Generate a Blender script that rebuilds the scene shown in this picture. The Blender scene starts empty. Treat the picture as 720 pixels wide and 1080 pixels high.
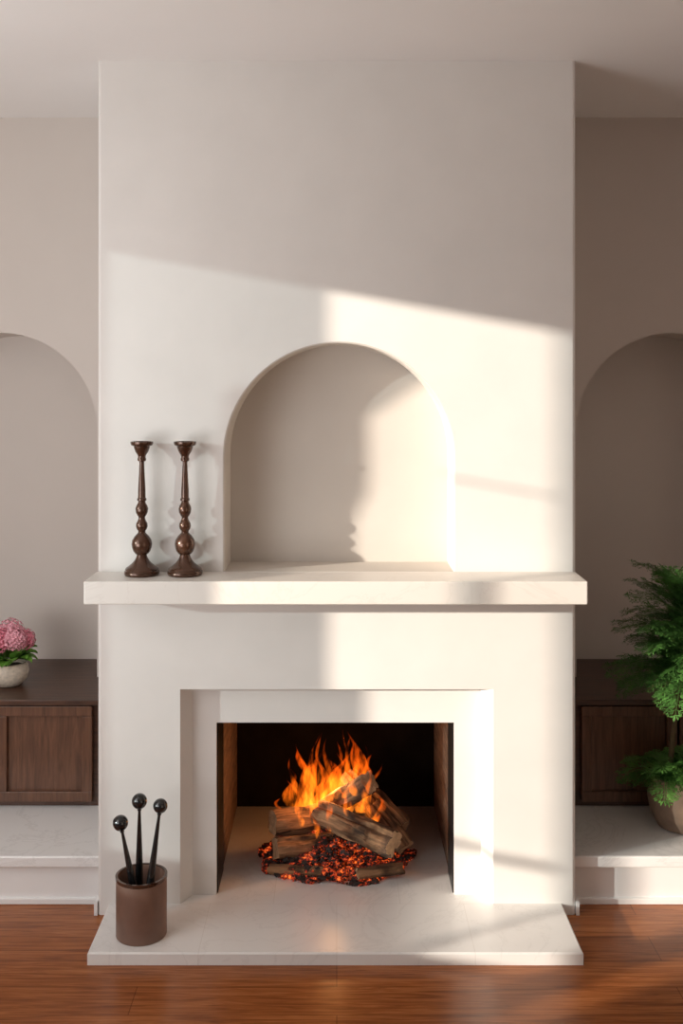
import bpy, bmesh, math, random
from mathutils import Vector, Matrix, Quaternion, noise
random.seed(7)
C = bpy.context.scene.collection
PI = math.pi
F = 1134.6; CZ = 1.681; D0 = 3.4          # focal length in px, eye height, camera distance from the breast
bpy.context.scene.view_settings.view_transform = 'Standard'

def P(px, py, y):                          # photograph pixel + real depth -> point in the room
    d = D0 + y
    return Vector(((px-355)*d/F, y, CZ+(404-py)*d/F))

# ------------------------------------------------------------------ mesh helpers
class MB:
    def __init__(s): s.v = []; s.f = []
    def poly(s, pts):
        i = len(s.v); s.v += [tuple(p) for p in pts]; s.f.append(tuple(range(i, i+len(pts))))
    def box(s, x0, x1, y0, y1, z0, z1):
        i = len(s.v)
        s.v += [(x0,y0,z0),(x1,y0,z0),(x1,y1,z0),(x0,y1,z0),(x0,y0,z1),(x1,y0,z1),(x1,y1,z1),(x0,y1,z1)]
        s.f += [tuple(i+k for k in q) for q in ((0,3,2,1),(4,5,6,7),(0,1,5,4),(1,2,6,5),(2,3,7,6),(3,0,4,7))]
        return s
    def rings(s, rings, cap0=True, cap1=True):
        n = len(rings[0]); i0 = len(s.v)
        for r in rings: s.v += [tuple(p) for p in r]
        for k in range(len(rings)-1):
            for j in range(n):
                a = i0+k*n+j; b = i0+k*n+(j+1)%n
                s.f.append((a, b, b+n, a+n))
        if cap0: s.f.append(tuple(i0+j for j in reversed(range(n))))
        if cap1: s.f.append(tuple(i0+(len(rings)-1)*n+j for j in range(n)))
        return s
    def lathe(s, prof, c=(0,0,0), n=36, cap0=True, cap1=True):
        return s.rings([[(c[0]+r*math.cos(2*PI*j/n), c[1]+r*math.sin(2*PI*j/n), c[2]+z) for j in range(n)] for r, z in prof], cap0, cap1)
    def tube(s, pts, rad, n=12):
        pts = [Vector(p) for p in pts]; R = []
        for k, p in enumerate(pts):
            t = (pts[min(k+1, len(pts)-1)]-pts[max(k-1, 0)]).normalized()
            u = t.cross(Vector((0,1,0.13))).normalized(); w = t.cross(u)
            r = rad[k] if isinstance(rad, (list, tuple)) else rad
            R.append([p+u*(r*math.cos(2*PI*j/n))+w*(r*math.sin(2*PI*j/n)) for j in range(n)])
        return s.rings(R)
    def sphere(s, c, r, nu=20, nv=12):
        prof = [(max(1e-4, r*math.sin(PI*k/nv)), -r*math.cos(PI*k/nv)) for k in range(nv+1)]
        return s.lathe(prof, c, nu)
    def build(s, name, mat, parent=None, smooth=False, bevel=0, loc=None, fix=True):
        me = bpy.data.meshes.new(name)
        off = Vector(loc) if loc is not None else Vector((0,0,0))
        me.from_pydata([tuple(Vector(p)-off) for p in s.v], [], s.f)
        if fix:
            bm = bmesh.new(); bm.from_mesh(me); bmesh.ops.recalc_face_normals(bm, faces=bm.faces); bm.to_mesh(me); bm.free()
        me.materials.append(mat)
        if smooth:
            for p in me.polygons: p.use_smooth = True
            me.set_sharp_from_angle(angle=math.radians(42))
        o = bpy.data.objects.new(name, me); C.objects.link(o)
        o.location = off
        if parent is not None:
            o.parent = parent
            pl = Vector((0,0,0)); q = parent
            while q is not None: pl += q.location; q = q.parent
            o.location = off-pl
        if bevel:
            m = o.modifiers.new('bevel', 'BEVEL'); m.width = bevel; m.segments = 2; m.limit_method = 'ANGLE'
        return o

def tag(o, label, cat, group=None, kind=None):
    o['label'] = label; o['category'] = cat
    if group: o['group'] = group
    if kind: o['kind'] = kind
    return o
def thing(name, loc, label, cat, group=None):
    o = bpy.data.objects.new(name, None); C.objects.link(o); o.location = loc; o.empty_display_size = .1
    return tag(o, label, cat, group)
def struct(o): o['kind'] = 'structure'; return o
def dup(root, loc, label):
    r = root.copy(); C.objects.link(r); r.location = loc; r['label'] = label
    for ch in list(root.children):
        c = ch.copy(); C.objects.link(c); c.parent = r
        for g in list(ch.children):
            d = g.copy(); C.objects.link(d); d.parent = c
    return r

# ------------------------------------------------------------------ materials
def newmat(name):
    m = bpy.data.materials.new(name); m.use_nodes = True
    nt = m.node_tree; b = nt.nodes['Principled BSDF']
    return m, nt, b, nt.links.new
def coords(nt, L, scale=(1,1,1), kind='Object'):
    tc = nt.nodes.new('ShaderNodeTexCoord'); mp = nt.nodes.new('ShaderNodeMapping')
    mp.inputs['Scale'].default_value = scale; L(tc.outputs[kind], mp.inputs['Vector']); return mp.outputs[0]
def noise_n(nt, L, vec, scale, detail=5, rough=.55, dist=0):
    n = nt.nodes.new('ShaderNodeTexNoise'); n.inputs['Scale'].default_value = scale; n.inputs['Detail'].default_value = detail
    n.inputs['Roughness'].default_value = rough; n.inputs['Distortion'].default_value = dist; L(vec, n.inputs['Vector']); return n.outputs['Fac']
def ramp(nt, L, fac, stops):
    r = nt.nodes.new('ShaderNodeValToRGB'); e = r.color_ramp.elements
    while len(e) < len(stops): e.new(.5)
    for k, (p, c) in enumerate(stops): e[k].position = p; e[k].color = (*c, 1)
    L(fac, r.inputs[0]); return r.outputs[0]
def mul(nt, L, a, b_):
    mx = nt.nodes.new('ShaderNodeMix'); mx.data_type = 'RGBA'; mx.blend_type = 'MULTIPLY'; mx.inputs[0].default_value = 1
    L(a, mx.inputs[6]); L(b_, mx.inputs[7]); return mx.outputs[2]
def bump(nt, L, b, h, strength, dist=.01):
    n = nt.nodes.new('ShaderNodeBump'); n.inputs['Strength'].default_value = strength; n.inputs['Distance'].default_value = dist
    L(h, n.inputs['Height']); L(n.outputs[0], b.inputs['Normal'])
def simple(name, col, rough=.5, var=.12, nscale=12, metal=0, bmp=.0, scale=(1,1,1), coat=0):
    m, nt, b, L = newmat(name); v = coords(nt, L, scale)
    f = noise_n(nt, L, v, nscale)
    L(ramp(nt, L, f, [(.25, tuple(c*(1-var) for c in col)), (.75, tuple(min(1, c*(1+var)) for c in col))]), b.inputs['Base Color'])
    b.inputs['Roughness'].default_value = rough; b.inputs['Metallic'].default_value = metal
    b.inputs['Coat Weight'].default_value = coat
    if bmp: bump(nt, L, b, f, bmp)
    return m
def wood(name, dark, light, scale=(1,18,18), rough=.4, nscale=3, bmp=.15, char=None):
    m, nt, b, L = newmat(name); v = coords(nt, L, scale)
    f = noise_n(nt, L, v, nscale, 8, .6, .6)
    c = ramp(nt, L, f, [(.3, dark), (.7, light)])
    if char: c = mul(nt, L, c, ramp(nt, L, noise_n(nt, L, coords(nt, L), char, 4), [(.38, (.17,.145,.13)), (.56, (1,1,1))]))
    L(c, b.inputs['Base Color'])
    b.inputs['Roughness'].default_value = rough; bump(nt, L, b, f, bmp, .004)
    return m
def stone(name, col, vein, rough=.35, brick=None, firebox_shade=False):
    m, nt, b, L = newmat(name); v = coords(nt, L)
    f = noise_n(nt, L, v, 3.2, 9, .62, 1.6)
    c = ramp(nt, L, f, [(.0, col), (.48, col), (.5, vein), (.52, col)])
    f2 = noise_n(nt, L, v, 1.7, 4)
    out = mul(nt, L, c, ramp(nt, L, f2, [(.3, (.95,.945,.94)), (.7, (1,1,1))]))
    if brick:
        bt = nt.nodes.new('ShaderNodeTexBrick'); L(v, bt.inputs['Vector']); bt.inputs['Scale'].default_value = 1
        bt.inputs['Brick Width'].default_value = brick[0]; bt.inputs['Row Height'].default_value = brick[1]
        bt.inputs['Mortar Size'].default_value = .0012; bt.inputs['Mortar Smooth'].default_value = .5
        bt.inputs['Color1'].default_value = (1,1,1,1); bt.inputs['Color2'].default_value = (.98,.975,.97,1); bt.inputs['Mortar'].default_value = (.86,.84,.82,1)
        out = mul(nt, L, out, bt.outputs[0])
    if firebox_shade:                               # firebox shade painted into the stone, deeper towards the back
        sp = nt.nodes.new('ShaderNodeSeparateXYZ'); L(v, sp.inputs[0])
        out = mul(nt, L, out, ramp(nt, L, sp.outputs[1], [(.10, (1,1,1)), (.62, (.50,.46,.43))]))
    L(out, b.inputs['Base Color']); b.inputs['Roughness'].default_value = rough
    return m

M = {}
M['plaster'] = simple('off_white_plaster', (.785,.755,.722), .75, .035, 4.5, bmp=.04)
M['niche'] = simple('shade_tinted_niche_plaster', (.61,.56,.51), .8, .03, 4.5, bmp=.03)  # darker than the breast plaster: niche shade put into the colour
M['wall'] = simple('taupe_wall_paint', (.67,.605,.555), .8, .02, 3, bmp=.02)
M['ceiling'] = simple('ceiling_paint', (.90,.875,.855), .85, .01, 3)
M['stone'] = stone('pale_limestone', (.80,.755,.705), (.76,.71,.66))
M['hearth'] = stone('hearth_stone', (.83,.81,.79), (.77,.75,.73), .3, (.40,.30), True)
M['marble'] = stone('white_marble', (.88,.87,.86), (.79,.78,.77), .25)
M['trim'] = simple('white_trim_paint', (.87,.86,.85), .5, .01)
M['darkwood'] = wood('dark_walnut', (.038,.016,.009), (.105,.046,.025), (2,22,22), .35)
M['darkwood_v'] = wood('dark_walnut_upright', (.075,.031,.016), (.185,.082,.043), (22,22,2), .4)
M['black'] = simple('soot_black', (.010,.007,.005), .9, .3, 14, bmp=.1)
M['black'].node_tree.nodes['Principled BSDF'].inputs['Specular IOR Level'].default_value = .03
M['blackmetal'] = simple('black_iron', (.008,.008,.008), .4, .2, 20, .4)
M['board'] = wood('scorched_boards', (.05,.027,.017), (.27,.165,.105), (1,3,26), .8, 3, .4)
M['bronze'] = simple('dark_brown_lacquer', (.082,.037,.021), .24, .35, 18, .5, coat=.35)
M['copperbrown'] = simple('matte_brown', (.20,.112,.08), .5, .08, 30, .1, bmp=.02)
M['glossblack'] = simple('gloss_black', (.008,.008,.009), .22, .2, 10, coat=.5)
M['bark'] = wood('charred_bark', (.038,.018,.010), (.46,.245,.12), (16,16,1.6), .9, 4, 1.0, char=9)
M['endgrain'] = simple('end_grain', (.46,.28,.155), .85, .4, 45, bmp=.3)
M['terracotta'] = simple('brown_clay', (.22,.145,.10), .8, .3, 18, bmp=.35)
M['soil'] = simple('soil', (.03,.02,.014), .95, .4, 60, bmp=.6)
M['frond'] = simple('fern_green', (.066,.172,.036), .5, .65, 25)
M['fernlow'] = simple('bright_fern_green', (.083,.205,.04), .5, .6, 25)
M['stem'] = simple('brown_stem', (.12,.08,.035), .8, .3, 40)
M['petal'] = simple('pink_petal', (.95,.38,.45), .6, .35, 110)
M['petal2'] = simple('deep_pink_petal', (.88,.25,.33), .6, .35, 110)
M['leaf'] = simple('leaf_green', (.15,.33,.05), .45, .3, 20)
M['ceramic'] = simple('beige_stoneware', (.62,.53,.43), .5, .25, 70, bmp=.1)
for k in ('petal','petal2','frond','fernlow','leaf'):
    M[k].node_tree.nodes['Principled BSDF'].inputs['Specular IOR Level'].default_value = .3

# floor boards
m, nt, b, L = newmat('red_brown_floor_boards'); v = coords(nt, L)
bt = nt.nodes.new('ShaderNodeTexBrick'); L(v, bt.inputs['Vector']); bt.inputs['Scale'].default_value = 1; bt.offset = .37
bt.inputs['Brick Width'].default_value = 1.5; bt.inputs['Row Height'].default_value = .135
bt.inputs['Mortar Size'].default_value = .0014; bt.inputs['Bias'].default_value = 0
bt.inputs['Color1'].default_value = (1,1,1,1); bt.inputs['Color2'].default_value = (.72,.69,.67,1); bt.inputs['Mortar'].default_value = (.42,.37,.34,1)
g = noise_n(nt, L, coords(nt, L, (1.4,24,1)), 3.0, 8, .62, .9)
gc = ramp(nt, L, g, [(.27, (.17,.045,.012)), (.5, (.37,.118,.033)), (.73, (.56,.21,.068))])
L(mul(nt, L, gc, bt.outputs[0]), b.inputs['Base Color'])
b.inputs['Roughness'].default_value = .27; b.inputs['Specular IOR Level'].default_value = .35; bump(nt, L, b, g, .07, .003)
M['floor'] = m

# embers: dark lumps glowing in their cracks
m, nt, b, L = newmat('glowing_coals')
f = noise_n(nt, L, coords(nt, L), 90, 5, .7)
f3 = noise_n(nt, L, coords(nt, L), 16, 2)
gi = nt.nodes.new('ShaderNodeNewGeometry')
ad = nt.nodes.new('ShaderNodeMath'); ad.operation = 'MULTIPLY_ADD'; L(gi.outputs['Random Per Island'], ad.inputs[0]); ad.inputs[1].default_value = .16; L(f, ad.inputs[2])
a2 = nt.nodes.new('ShaderNodeMath'); a2.operation = 'MULTIPLY_ADD'; L(f3, a2.inputs[0]); a2.inputs[1].default_value = .55; L(ad.outputs[0], a2.inputs[2])
a3 = nt.nodes.new('ShaderNodeMath'); a3.operation = 'MULTIPLY'; L(a2.outputs[0], a3.inputs[0]); a3.inputs[1].default_value = .9
b.inputs['Base Color'].default_value = (.03,.021,.018,1); b.inputs['Roughness'].default_value = .9
L(ramp(nt, L, a3.outputs[0], [(.80, (0,0,0)), (.89, (.38,.026,.005)), (.98, (1,.20,.03))]), b.inputs['Emission Color'])
b.inputs['Emission Strength'].default_value = 1.3
M['ember'] = m

# flame: glowing gas, a true volume
m = bpy.data.materials.new('flame_gas'); m.use_nodes = True; nt = m.node_tree; L = nt.links.new
nt.nodes.remove(nt.nodes['Principled BSDF'])
em = nt.nodes.new('ShaderNodeEmission'); L(em.outputs[0], nt.nodes['Material Output'].inputs['Volume'])
tc = nt.nodes.new('ShaderNodeTexCoord'); sp = nt.nodes.new('ShaderNodeSeparateXYZ'); L(tc.outputs['Generated'], sp.inputs[0])
L(ramp(nt, L, sp.outputs[2], [(0, (1,.23,.014)), (.5, (1,.145,.006)), (1, (1.0,.075,.003))]), em.inputs['Color'])
nz = noise_n(nt, L, coords(nt, L, (1,1,.35)), 48, 3)
mr = nt.nodes.new('ShaderNodeMapRange'); L(nz, mr.inputs[0]); mr.inputs[1].default_value = .42; mr.inputs[2].default_value = .62
mr.inputs[3].default_value = 2; mr.inputs[4].default_value = 64
L(mr.outputs[0], em.inputs['Strength'])
M['flame'] = m

# unseen screens added in the window opening to dim part of the sun
def sun_screen_mat(name, fac, col):
    m = bpy.data.materials.new(name); m.use_nodes = True; nt = m.node_tree; L = nt.links.new
    nt.nodes.remove(nt.nodes['Principled BSDF'])
    t = nt.nodes.new('ShaderNodeBsdfTransparent'); t.inputs[0].default_value = (*col, 1)
    d = nt.nodes.new('ShaderNodeBsdfTranslucent'); d.inputs[0].default_value = (.9,.93,.97,1)
    mx = nt.nodes.new('ShaderNodeMixShader'); mx.inputs[0].default_value = fac
    L(t.outputs[0], mx.inputs[1]); L(d.outputs[0], mx.inputs[2]); L(mx.outputs[0], nt.nodes['Material Output'].inputs['Surface'])
    return m
M['sun_screen'] = sun_screen_mat('sun_screen_film', .79, (.68,.88,1))
M['sun_screen_light'] = sun_screen_mat('light_sun_screen_film', .55, (.82,.94,1))

# ------------------------------------------------------------------ arches
def arch_loop(cx, r, zs, zb, y, n=40):
    pts = [(cx-r, y, zb)]
    pts += [(cx-r*math.cos(PI*k/n), y, zs+r*math.sin(PI*k/n)) for k in range(n+1)]
    return pts+[(cx+r, y, zb)]
def arch_front(mb, x0, x1, z0, z1, y, cx, r, zs, zb, n=40):
    L_ = arch_loop(cx, r, zs, zb, y, n)
    mb.poly([(x0,y,zb),(cx-r,y,zb),(cx-r,y,zs),(cx-r,y,z1),(x0,y,z1)])
    mb.poly([(cx+r,y,zb),(x1,y,zb),(x1,y,z1),(cx+r,y,z1),(cx+r,y,zs)])
    for k in range(1, n+1):
        a, b_ = L_[k], L_[k+1]
        mb.poly([a, b_, (b_[0],y,z1), (a[0],y,z1)])
    if zb > z0: mb.poly([(x0,y,z0),(x1,y,z0),(x1,y,zb),(cx+r,y,zb),(cx-r,y,zb),(x0,y,zb)])
def arch_reveal(mb, cx, r, zs, zb, steps, n=40):
    loops = [arch_loop(cx, r+o, zs, zb, y, n) for o, y in steps]
    for A, B in zip(loops, loops[1:]):
        for k in range(len(A)-1): mb.poly([A[k], A[k+1], B[k+1], B[k]])
    A, B = loops[0], loops[-1]
    mb.poly([A[0], A[-1], B[-1], B[0]])
    mb.poly(B)

# ------------------------------------------------------------------ room shell
H = 2.7
struct(MB().box(-2.3, 2.3, -5, 1.15, -.06, 0).build('floor', M['floor']))
struct(MB().box(-2.3, 2.3, -5, 1.15, H, H+.06).build('ceiling', M['ceiling']))
XW = -2.2
WA, WB = -1.96, -.7385                     # near and far edge of the terrace window in the left wall
wl = MB()
wl.box(XW-.04, XW, -5, WA, 0, H); wl.box(XW-.04, XW, WB, 1.15, 0, H)
wl.box(XW-.04, XW, WA, WB, 0, .475); wl.box(XW-.04, XW, WA, WB, 2.37, H)
struct(wl.build('wall_left', M['wall']))
struct(MB().box(2.2, 2.24, -5, 1.15, 0, H).build('wall_right', M['wall']))
ya, yb = -1.098, -.9325
wf = MB()
wf.box(XW-.026, XW-.014, -1.455, ya, .657, .683)
wf.box(XW-.026, XW-.014, -1.455, ya, 1.843, 1.849)
wf.box(XW-.028, XW-.012, -1.515, -1.503, .475, 2.37)
wf.box(XW-.03, XW-.01, -1.85, -1.735, .475, 2.37)
win = struct(wf.build('window_1', M['trim']))
g = MB(); xg = XW-.02
g.poly([(xg,yb,.475),(xg,WB,.475),(xg,WB,2.37),(xg,yb,2.37)])
g.poly([(xg,ya,.475),(xg,yb,.475),(xg,yb,1.46),(xg,ya,1.46)])
g.poly([(xg,ya,2.18),(xg,yb,1.92),(xg,yb,2.37),(xg,ya,2.37)])
g.build('added_sun_screen', M['sun_screen'], win)  # added out of view, notched so full sun reaches only the niche
g = MB(); g.poly([(xg,-1.503,.475),(xg,-1.455,.475),(xg,-1.455,2.37),(xg,-1.503,2.37)])
g.build('added_screen_strip', M['sun_screen_light'], win)  # added out of view to half shade the breast's right edge
gb = MB(); gb.poly([(xg,-.948,1.46),(xg,yb,1.46),(xg,yb,1.98),(xg,-.974,2.04),(xg,-.974,1.74),(xg,-.948,1.62)])
gb.build('added_sun_blocker', M['trim'], win)  # unseen blocker, shaped to smooth the shadow edge inside the niche
YB = .73
for side, s in (('left', -1), ('right', 1)):
    w = MB(); cx = 1.29*s; r = .37; zs = 1.504; zb = .533
    x0, x1 = sorted((s*.70, s*2.2))
    arch_front(w, x0, x1, 0, H, YB, cx, r, zs, zb)
    arch_reveal(w, cx, r, zs, zb, [(.004, YB), (0, YB+.004), (0, 1.0)])
    o = struct(w.build('wall_back_'+side, M['wall'], fix=False))

# ------------------------------------------------------------------ fireplace
fp = thing('fireplace', (0,0,0), 'tall off white plastered fireplace with arched niche, stone mantel and open firebox', 'fireplace')
BW = .755; ZM = 1.085
NCX, NR = .0075, .3615; NZS = 1.445; ND = .190
RX = .4945; RZ = .713
br = MB(); e = BW-.010
arch_front(br, -e, e, ZM, H, 0, NCX, NR+.006, NZS, ZM)
br.poly([(-e,0,RZ),(e,0,RZ),(e,0,ZM),(-e,0,ZM)])
for s in (-1, 1):
    br.poly([(s*RX,0,0),(s*e,0,0),(s*e,0,RZ),(s*RX,0,RZ)])
    br.poly([(s*e,0,0),(s*(BW-.003),.003,0),(s*(BW-.003),.003,H),(s*e,0,H)])
    br.poly([(s*(BW-.003),.003,0),(s*BW,.010,0),(s*BW,.010,H),(s*(BW-.003),.003,H)])
    br.poly([(s*BW,.010,0),(s*BW,.85,0),(s*BW,.85,H),(s*BW,.010,H)])
br.build('chimney_breast', M['plaster'], fp, fix=False)
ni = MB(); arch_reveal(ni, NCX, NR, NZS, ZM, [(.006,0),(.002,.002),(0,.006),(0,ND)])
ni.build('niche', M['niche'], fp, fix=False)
# recessed surround
sy = .06; SX = .4635; OX0, OX1, OZ = -.387, .378, .589; HZ = .0356
su = MB()
for s in (-1, 1): su.poly([(s*RX,0,0),(s*RX,0,RZ),(s*SX,sy,RZ),(s*SX,sy,0)])
su.poly([(-RX,0,RZ),(RX,0,RZ),(SX,sy,RZ),(-SX,sy,RZ)])
su.poly([(-SX,sy,0),(OX0,sy,0),(OX0,sy,OZ),(-SX,sy,OZ)]); su.poly([(OX1,sy,0),(SX,sy,0),(SX,sy,OZ),(OX1,sy,OZ)])
su.poly([(-SX,sy,OZ),(SX,sy,OZ),(SX,sy,RZ),(-SX,sy,RZ)])
for x in (OX0, OX1): su.poly([(x,sy,0),(x,sy,OZ),(x,sy+.03,OZ),(x,sy+.03,0)])
su.poly([(OX0,sy,OZ),(OX1,sy,OZ),(OX1,sy+.03,OZ),(OX0,sy+.03,OZ)])
su.build('surround', M['plaster'], fp, fix=False)
ms = MB().box(-.760, .754, -.17, -.0005, 1.0155, ZM); ms.build('mantel_shelf', M['stone'], fp, bevel=.0035)
ol = [(-.72,-.294),(.712,-.294),(.712,-.0006),(RX-.0006,-.0006),(SX-.0004,sy-.0006),(OX1-.0004,sy-.0006),(OX1-.0004,.7795),(OX0+.0004,.7795),(OX0+.0004,sy-.0006),(-SX+.0004,sy-.0006),(-RX+.0006,-.0006),(-.72,-.0006)]
he = MB().rings([[(x,y,0) for x,y in ol], [(x,y,HZ-.004) for x,y in ol]], True, False)
ol2 = [(x+(.004 if x==-.72 else -.004 if x==.712 else 0), y+(.004 if y==-.294 else 0)) for x,y in ol]
he.rings([[(x,y,HZ-.004) for x,y in ol], [(x,y,HZ) for x,y in ol2]], False, True)
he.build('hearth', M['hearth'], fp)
for s in (-1, 1):
    MB().box(*sorted((s*.7555, s*.766)), -.004, .040, 0, .042).build('baseboard', M['trim'], fp)
fb = MB().box(OX0-.02, OX1+.02, .78, .80, HZ, OZ+.03).build('firebox_back', M['black'], fp)
MB().box(OX0-.02, OX1+.02, sy+.03, .78, OZ, OZ+.03).build('firebox_top', M['black'], fp)
MB().box(OX0-.03, OX0, sy+.03, .78, HZ, OZ).build('side_panel', M['board'], fp)
MB().box(OX1, OX1+.03, sy+.03, .78, HZ, OZ).build('side_panel', M['board'], fp)
MB().box(OX0, OX0+.004, sy+.012, .24, HZ, OZ).build('metal_frame', M['blackmetal'], fp)
MB().box(OX1-.004, OX1, sy+.012, .22, HZ, OZ).build('metal_frame', M['blackmetal'], fp)

# ------------------------------------------------------------------ ledges and storage benches
for s, sd in ((-1, 'left'), (1, 'right')):
    lab = {'left': 'white marble ledge under the storage bench with the pink flowers', 'right': 'white marble ledge carrying the brown clay fern pot'}[sd]
    t = thing('stone_ledge', (s*1.47, .4, 0), lab, 'ledge', 'stone ledges beside the fireplace')
    x0, x1 = sorted((s*.757, s*2.198))
    MB().box(x0, x1, .045, .727, .128, .165).build('slab', M['marble'], t, bevel=.005)
    MB().box(x0, x1, .075, .727, .02, .128).build('riser', M['trim'], t)
    MB().box(x0, x1, .066, .727, 0, .02).build('skirting', M['trim'], t, bevel=.003)
    lab = {'left': 'dark walnut storage bench under the pink hydrangea bowl', 'right': 'dark walnut storage bench behind the tall potted fern'}[sd]
    t = thing('storage_bench', (s*1.47, .58, .1652), lab, 'storage bench', 'storage benches beside the fireplace')
    MB().box(x0, x1, .46, .727, .1652, .532).build('body', M['darkwood'], t)
    bd = MB().box(x0, x1, .425, .727, .534, .554)
    xa, xb = sorted((s*.925, s*1.655)); bd.box(xa, xb, .72, .997, .5345, .5538)
    bd.build('seat_board', M['darkwood'], t, bevel=.003)
    for k in range(3):
        a, b_ = sorted((s*(.873+.35*k), s*(1.213+.35*k))); z0, z1 = .187, .528; fw = .036
        d = MB(); d.box(a, b_, .436, .4598, z1-fw, z1); d.box(a, b_, .436, .4598, z0, z0+fw)
        d.box(a, a+fw, .436, .4598, z0+fw, z1-fw); d.box(b_-fw, b_, .436, .4598, z0+fw, z1-fw)
        d = d.build('door', M['darkwood_v'], t, bevel=.0025)
        MB().box(a+fw-.002, b_-fw+.002, .453, .4597, z0+fw-.002, z1-fw+.002).build('panel', M['darkwood_v'], d)

# ------------------------------------------------------------------ candlesticks
def seg(prof, y0, y1): return [(r/338, (613-y)*.965/338) for y, r in prof if y0 >= y >= y1]
prof = [(613,17.6),(611.5,18.4),(609,18.4),(607.6,17.2),(606.4,17.4),(605,16.4),(603,13.6),(600,10.0),(597,7.6),(594,6.0),(591,5.2),
        (590,6.8),(587,9.0),(583,10.3),(579,10.7),(575,10.0),(571,7.6),(568,4.8),(567,3.9),(565,3.9),(563,5.4),(560,6.2),(557,5.9),(554,4.3),(552,3.5),
        (550,3.4),(548,4.9),(545,6.2),(541,6.7),(538,5.9),(535,4.2),(533,3.7),(532,4.9),(530,4.9),(529,4.0),(520,3.9),(505,3.1),(492,2.5),(490,2.6),
        (489,4.2),(487,4.6),(485,3.9),(483,4.3),(479,6.8),(475,8.2),(473,8.6),(472,11.0),(470,11.8),(468,11.8)]
cs = P(149.5, 612, -.058); cs.z = ZM+.0004
t = thing('candlestick', cs, 'turned dark brown candlestick nearest the end of the mantel', 'candlestick', 'candlesticks on the mantel')
MB().lathe(seg(prof, 613, 591), cs).build('base', M['bronze'], t, True)
MB().lathe(seg(prof, 591, 490), cs).build('stem', M['bronze'], t, True)
cup = seg(prof, 490, 468); top = cup[-1][1]
MB().lathe(cup+[(10.5/338, top), (8/338, top-.012), (.0005, top-.016)], cs).build('candle_cup', M['bronze'], t, True)
c2 = P(195, 612, -.058); c2.z = cs.z
dup(t, c2, 'turned dark brown candlestick standing next to the arched niche')

# ------------------------------------------------------------------ holder and fire tools
bc = Vector((-.583, -.187, HZ+.0004)); R = .075; Hh = .178
t = thing('fire_tool_holder', bc, 'brown cylindrical holder with three black fire tools on the hearth', 'holder')
MB().lathe([(R-.002,0),(R,.003),(R,Hh-.004),(R-.001,Hh),(R-.005,Hh),(R-.006,Hh-.004),(R-.006,.012),(.001,.012)], bc, 48).build('cup', M['copperbrown'], t, True)
MB().lathe([(R+.0002,Hh-.010),(R+.0016,Hh-.009),(R+.0016,Hh+.0008),(R-.0055,Hh+.0008),(R-.0055,Hh-.006)], bc, 48, False, False).build('rim', M['bronze'], t, True)
tools = [((127,868,-.195), (150,-.197), 8.2, 'short black fire tool with round knob leaning toward the wall edge of the hearth'),
         ((147,845,-.165), (146.5,-.152), 8.2, 'tallest black fire tool with round knob standing upright in the holder'),
         ((169,850,-.20), (151,-.233), 7.6, 'black fire tool with round knob leaning toward the firebox')]
for (a, b_, rr, lab) in tools:
    A = P(*a); B = P(b_[0], 985, b_[1]); B.z = bc.z+.0135
    t = thing('fire_tool', B, lab, 'fire tool', 'fire tools in the holder')
    r = rr/353; dv = (B-A); ln = dv.length; dv.normalize()
    MB().sphere(A, r).build('knob', M['glossblack'], t, True)
    MB().tube([A+dv*(r*.8), A+dv*(r+.004), A+dv*(r+.006), A+dv*(r+.012), A+dv*(ln*.35), A+dv*(ln*.55), A+dv*(ln*.8), A+dv*(ln-.004), B],
              [.006,.0065,.0045,.0045,.0085,.0115,.0115,.0095,.008], 14).build('handle', M['glossblack'], t, True)

# ------------------------------------------------------------------ fire: logs, coals, flames
def log(a, b_, r, lab, seed, wedge=.34):
    A, B = P(*a), P(*b_); ln = (B-A).length; rnd = random.Random(seed); n = 24; K = 20
    rad = [r*(1+wedge*rnd.uniform(-1, .5)*(1 if j % 4 == 0 else .25)) for j in range(n)]
    R = []
    for k in range(K+1):
        z = -ln/2+ln*k/K; ring = []
        for j in range(n):
            an = 2*PI*j/n
            q = rad[j]*(1+.22*noise.noise(Vector((seed*3.1+math.cos(an)*2, math.sin(an)*2, z*16)))+.07*noise.noise(Vector((seed+j*3.7, 0, z*60))))
            if k in (0, K): q *= .95
            ring.append((q*math.cos(an)*1.04, q*math.sin(an)*.95, z+(.004*math.sin(3*an+seed) if k in (0, K) else 0)))
        R.append(ring)
    o = MB().rings(R, False, False).build('log', M['bark'], None, True)
    o.location = (A+B)/2; o.rotation_mode = 'QUATERNION'; o.rotation_quaternion = (B-A).to_track_quat('Z', 'Y')
    tag(o, lab, 'log', 'burning logs')
    for ring in (R[0], R[-1]):
        z = sum(p[2] for p in ring)/n; m_ = MB()
        m_.v += [tuple(p) for p in ring]; m_.v += [(p[0]*.5, p[1]*.5, z) for p in ring]; m_.v.append((0,0,z))
        for j in range(n):
            j2 = (j+1) % n; m_.f += [(j, j2, n+j2, n+j), (n+j, n+j2, 2*n)]
        c = m_.build('cut_end', M['endgrain']); c.parent = o
    return o
log((336,856,.27), (415,890,.10), .046, 'split log lying in front with its cut end toward the brown side panel', 1)
log((287,868,.28), (358,860,.40), .042, 'upper of the two flat logs stacked below the small flames', 2)
log((290,895,.24), (356,889,.32), .040, 'lower of the two stacked logs, resting on the coals', 3)
log((390,826,.23), (344,852,.37), .038, 'short log on top of the stack under the flames', 5)
log((424,874,.34), (366,818,.47), .043, 'leaning log highest behind the flames', 6)
log((428,894,.28), (392,850,.37), .036, 'slim log leaning behind the front split log', 8)
log((284,917,.21), (340,920,.16), .019, 'thin branch half buried in the coals below the stacked pair', 9)
log((376,922,.14), (424,916,.19), .019, 'thin branch half buried in the coals below the front split log', 10)
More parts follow.
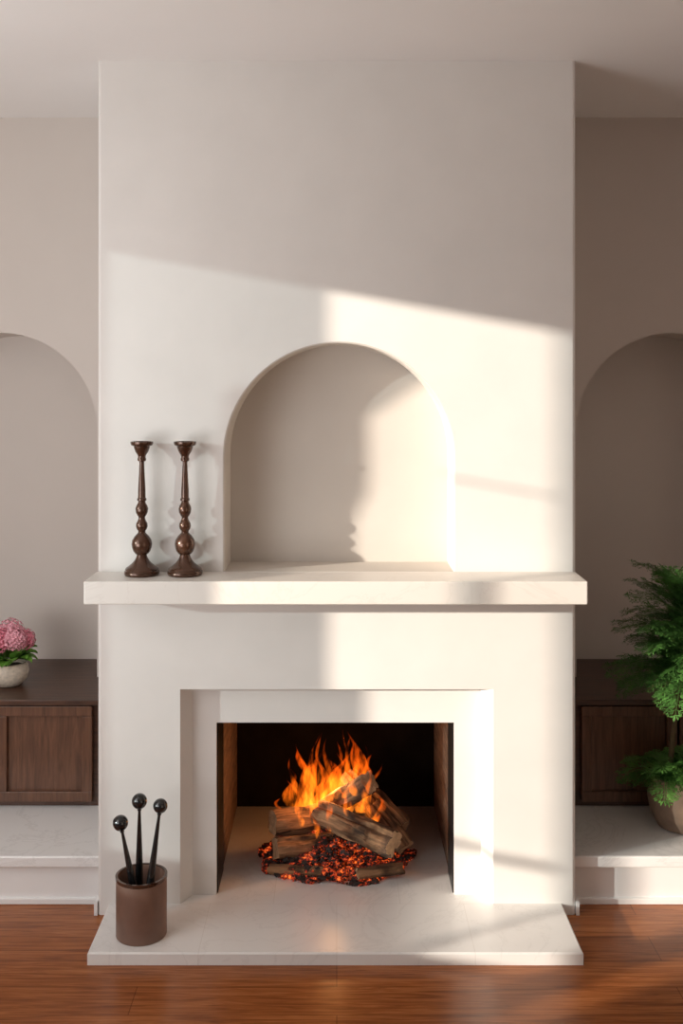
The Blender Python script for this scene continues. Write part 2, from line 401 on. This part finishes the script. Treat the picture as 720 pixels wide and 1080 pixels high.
# coals
eb = MB(); rnd = random.Random(3); cx, cy = -.008, .325
ico = bmesh.new(); bmesh.ops.create_icosphere(ico, subdivisions=1, radius=1); IV = [v.co.copy() for v in ico.verts]; IF = [tuple(v.index for v in f.verts) for f in ico.faces]; ico.free()
for k in range(5200):
    an = rnd.uniform(0, 2*PI); q = rnd.random()**.55*(1+.05*math.sin(an*5+1)+.04*math.sin(an*9))
    x = cx+.262*q*math.cos(an); y = cy+.205*q*math.sin(an)
    s = rnd.choice((.0025,.003,.004,.005,.006,.011))*rnd.uniform(.8,1.2); h = max(0, .095*(1-q**2.4))
    z = HZ+s*.6+rnd.random()**.6*h
    i = len(eb.v)
    for v_ in IV:
        w = v_*s*(1+.75*noise.noise(v_*1.7+Vector((k*2.3,0,0))))
        eb.v.append((x+w.x*1.25, y+w.y, max(HZ+.0005, z+w.z*.75)))
    eb.f += [tuple(i+j for j in f) for f in IF]
tag(eb.build('embers', M['ember'], loc=(cx,cy,HZ)), 'bed of glowing orange and black coals under the burning logs', 'embers', kind='stuff')
# flames
fr = thing('fire', P(348, 870, .33), 'orange and yellow flames rising from the logs in the firebox', 'fire')
fl = [(320,862,326,788,15,.34),(336,866,332,782,14,.30),(350,862,350,794,15,.35),(366,860,374,772,16,.37),(382,856,395,792,10,.36),(311,862,302,810,10,.36),
      (344,864,342,804,13,.29),(379,858,387,804,11,.30),(359,860,362,784,13,.40),(328,864,318,796,11,.38),(394,868,403,838,8,.28),(303,868,293,842,8,.33),(354,842,352,806,9,.17),(374,840,369,798,8,.18),
      (342,860,340,784,9,.42),(368,850,380,780,9,.42),(330,856,323,792,8,.27),(356,840,361,794,7,.16),(316,864,307,822,7,.27),(388,864,382,820,7,.25),(336,850,343,808,8,.2),(346,860,330,796,8,.27),(362,842,377,800,7,.15),
      (347,844,357,798,9,.17),(332,868,338,822,8,.24),(384,845,391,802,6,.2),(328,850,333,774,6,.36),(372,840,367,774,6,.38),(352,846,356,782,7,.39),(345,850,346,778,6,.33),(312,850,308,800,6,.40),(390,846,398,806,6,.40),
      (322,848,316,784,5,.30),(362,848,366,768,6,.36),(338,840,336,772,5,.33),(382,846,386,784,5,.30),
      (348,876,342,838,6,.16),(334,884,330,850,5,.18),(318,872,314,838,6,.20),(396,876,401,850,5,.18),(366,862,360,826,7,.14)]
for i, (bx, by, tx, ty, w, y) in enumerate(fl):
    A, B = P(bx, by, y), P(tx, ty, y); W = w/305; R = []; n = 14; K = 26
    for k in range(K+1):
        t_ = k/K; c = A.lerp(B, t_); c.x += W*1.3*math.sin(t_*(5+i%3)+i*1.7)*t_**1.1*(1-.35*t_); c.y += W*.4*math.sin(t_*4+i)
        r = max(.0004, W*1.3*math.sqrt(t_+.04)*(1-t_)**1.05*(1+.32*math.sin(t_*(9+i%4)+i*2)))
        R.append([(c.x+r*math.cos(2*PI*j/n), c.y+.65*r*math.sin(2*PI*j/n), c.z) for j in range(n)])
    MB().rings(R).build('flame', M['flame'], fr, True)

# ------------------------------------------------------------------ feathery fronds
def frond_mesh(name, Ln, droop, up, npair, mat, seed, width=.36):
    rnd = random.Random(seed); mb = MB()
    def pos(t): return Vector((Ln*t*(1-.12*t), .02*math.sin(seed+t*3)*t, up*t-droop*t*t))
    mb.tube([pos(k/10) for k in range(11)], [.0022*(1-.75*k/10) for k in range(11)], 5)
    def leaflet(p, d, ln, w, nrm):
        s = d.cross(nrm).normalized()*w
        mb.poly([p, p+d*ln*.45+s, p+d*ln, p+d*ln*.45-s])
    for k in range(npair):
        t = .10+.88*k/(npair-1); p = pos(t); tg = (pos(min(1, t+.02))-pos(t-.02)).normalized()
        for s in (-1, 1):
            pl = Ln*width*math.sin(PI*min(1, (.16+.86*t)))**.8*(1-.25*t)*rnd.uniform(.85, 1.1)+.008
            d = (tg*.72+Vector((0,s,0))*.9+Vector((0,0,rnd.uniform(-.3,.3)))).normalized(); nrm = tg.cross(d).normalized()*1
            m_ = max(3, int(pl/.0065))
            for q in range(1, m_+1):
                u = q/m_; pp = p+d*pl*u-Vector((0,0,.18*pl*u*u))
                for s2 in (-1, 1):
                    dd = (d*.85+d.cross(nrm)*s2*.65+nrm*rnd.uniform(-.4,.4)).normalized()
                    leaflet(pp, dd, (.022-.009*u)*rnd.uniform(.8,1.15), .0020, nrm)
            leaflet(p, d, pl, .0018, nrm)
    me = bpy.data.meshes.new(name); me.from_pydata([tuple(v) for v in mb.v], [], mb.f); me.materials.append(mat)
    return me
hi = [frond_mesh('frond', .275, .14, .07, 15, M['frond'], s, .34) for s in (1,2,3)]
lo = [frond_mesh('frond', .18, .11, .075, 12, M['fernlow'], s) for s in (4,5)]
pc = Vector((1.188, .285, .1654))
pt = thing('potted_fern', pc, 'tall feathery green plant in a round brown clay pot on the ledge', 'potted plant')
MB().lathe([(.075,0),(.088,.004),(.112,.05),(.121,.095),(.117,.135),(.109,.158),(.113,.163),(.116,.17),(.116,.176),(.106,.177),(.103,.165),(.103,.15)], pc, 44, True, False).build('pot', M['terracotta'], pt, True)
MB().lathe([(.105,.146),(.06,.154),(.001,.157)], pc, 30, True, True).build('soil', M['soil'], pt, True)
stem = [pc+Vector((-.055,-.01,.15)), pc+Vector((-.045,-.02,.30)), pc+Vector((-.03,-.035,.45)), pc+Vector((-.012,-.04,.60)), pc+Vector((0,-.045,.75))]
MB().tube(stem, [.010,.009,.0075,.006,.004], 8).build('stem', M['stem'], pt, True)
rnd = random.Random(11)
def put(me, loc, az, tilt, sc, roll=0):
    o = bpy.data.objects.new('frond', me); C.objects.link(o); o.parent = pt
    o.location = Vector(loc)-pc; o.rotation_euler = (roll, -tilt, az); o.scale = (sc,)*3
for k in range(86):
    u = k/85; z = .48+.28*u; f = (z-.15)/.15; i = min(3, int(f)); b0 = stem[i].lerp(stem[i+1], f-i) if i < 4 else stem[4]
    az = k*2.39996+rnd.uniform(-.3,.3); back = math.sin(az) > .55
    tl = rnd.uniform(-.25,.4)+.95*u**1.6
    put(hi[k % 3], b0, az, max(tl, .75) if back and u < .5 else tl, rnd.uniform(.75,1.1)*(1-.10*u)*(.75 if back else 1), rnd.uniform(-.4,.4))
for k in range(54):
    az = k*2.39996; back = math.sin(az) > .3
    put(lo[k % 2], pc+Vector((rnd.uniform(-.07,.07), rnd.uniform(-.06,.04)-.01, .162)), az, rnd.uniform(.8,1.0) if back else rnd.uniform(.05,.85), rnd.uniform(.8,1.15)*(.7 if back else 1), rnd.uniform(-.4,.4))

# ------------------------------------------------------------------ pink hydrangea bowl
hc = Vector((-1.226, .62, .5543))
ht = thing('flower_pot', hc, 'beige stoneware bowl of pink hydrangea blooms on the dark bench', 'potted flowers')
MB().lathe([(r, z*.84) for r, z in ((.035,0),(.047,.003),(.068,.03),(.075,.06),(.071,.085),(.066,.096),(.068,.101),(.062,.102),(.060,.09),(.059,.08))], hc, 36, True, False).build('pot', M['ceramic'], ht, True)
MB().lathe([(.060,.068),(.03,.073),(.001,.074)], hc, 24, True, True).build('soil', M['soil'], ht, True)
heads = [((.028,-.025,.176),.045,0),((-.028,-.035,.174),.045,1),((.0,.03,.190),.046,0),((.056,.015,.164),.038,1),((-.058,.02,.162),.042,0)]
for (o_, r, mi) in heads:
    c = hc+Vector(o_); mb = MB(); N = 130
    mb.sphere(c, r*.72, 14, 8)
    for k in range(N):
        z = 1-1.8*(k+.5)/N; an = k*2.39996; q = math.sqrt(max(0, 1-z*z)); nv = Vector((q*math.cos(an), q*math.sin(an), z))
        u = nv.cross(Vector((.3,.2,1))).normalized(); w = nv.cross(u); a0 = rnd.uniform(0, PI)
        p = c+nv*r*rnd.uniform(.78,1.08)
        for j in range(4):
            a = a0+j*PI/2; d = u*math.cos(a)+w*math.sin(a); e2 = nv.cross(d); s = r*.18
            mb.poly([p, p+d*s*.6+e2*s*.5+nv*s*.3, p+d*s*1.15+nv*s*.6, p+d*s*.6-e2*s*.5+nv*s*.3])
    mb.build('blossom', M['petal2' if mi else 'petal'], ht, fix=False)
for k in range(28):
    az = k*2.39996; d = Vector((math.cos(az), math.sin(az), 0)); s = Vector((-d.y, d.x, 0)); b0 = hc+d*.03+Vector((0,0,.08)); ln = rnd.uniform(.075,.098); mb = MB(); row = []
    up = rnd.uniform(.05, .11)
    for q in range(7):
        t_ = q/6; w = .028*math.sin(PI*(.06+.94*t_))**.8; p = b0+d*ln*t_*(1-.15*t_)+Vector((0,0,up*t_-.055*t_*t_+.012))
        row.append((p-s*w+Vector((0,0,.006)), p, p+s*w+Vector((0,0,.006))))
    for a, b_ in zip(row, row[1:]): mb.poly([a[0],a[1],b_[1],b_[0]]); mb.poly([a[1],a[2],b_[2],b_[1]])
    mb.build('leaf', M['leaf'], ht, True, fix=False)

# ------------------------------------------------------------------ light
def lamp(name, kind, loc, target, energy, col, **kw):
    l = bpy.data.lights.new(name, kind); l.energy = energy; l.color = col
    for k, v_ in kw.items(): setattr(l, k, v_)
    o = bpy.data.objects.new(name, l); C.objects.link(o); o.location = loc
    o.rotation_euler = (Vector(target)-Vector(loc)).to_track_quat('-Z', 'Y').to_euler(); return o
sd = Vector((2.0, 1, -.36))
lamp('sun', 'SUN', (-6,-3,3), Vector((-6,-3,3))+sd, 7.0, (1,.915,.79), angle=math.radians(.9))
lamp('window_skylight', 'AREA', (-2.1,-1.5,1.6), (-.7,.3,1.5), 17.5, (.96,.975,1), shape='RECTANGLE', size=1.2, size_y=1.8)
lamp('added_ceiling_fill', 'AREA', (-1.8,-1.9,1.0), (-1.3,-.2,2.5), 19, (.99,.98,.97), shape='RECTANGLE', size=1.2, size_y=1.0)  # added fill light to brighten ceiling and left wall, no real fixture
lamp('fire_glow', 'POINT', (0,.33,.28), (0,0,0), 4, (1,.45,.15), shadow_soft_size=.05)
w = bpy.data.worlds.new('world'); bpy.context.scene.world = w; w.use_nodes = True
w.node_tree.nodes['Background'].inputs[0].default_value = (1,.96,.92,1); w.node_tree.nodes['Background'].inputs[1].default_value = .11

# ------------------------------------------------------------------ camera
cam = bpy.data.cameras.new('camera'); co = bpy.data.objects.new('camera', cam); C.objects.link(co)
co.location = (0, -D0, CZ); co.rotation_euler = (PI/2, 0, 0)
cam.sensor_width = 36; cam.sensor_fit = 'AUTO'; cam.lens = F/1080*36
cam.shift_x = 5/1080; cam.shift_y = -136/1080; cam.clip_start = .05
bpy.context.scene.camera = co
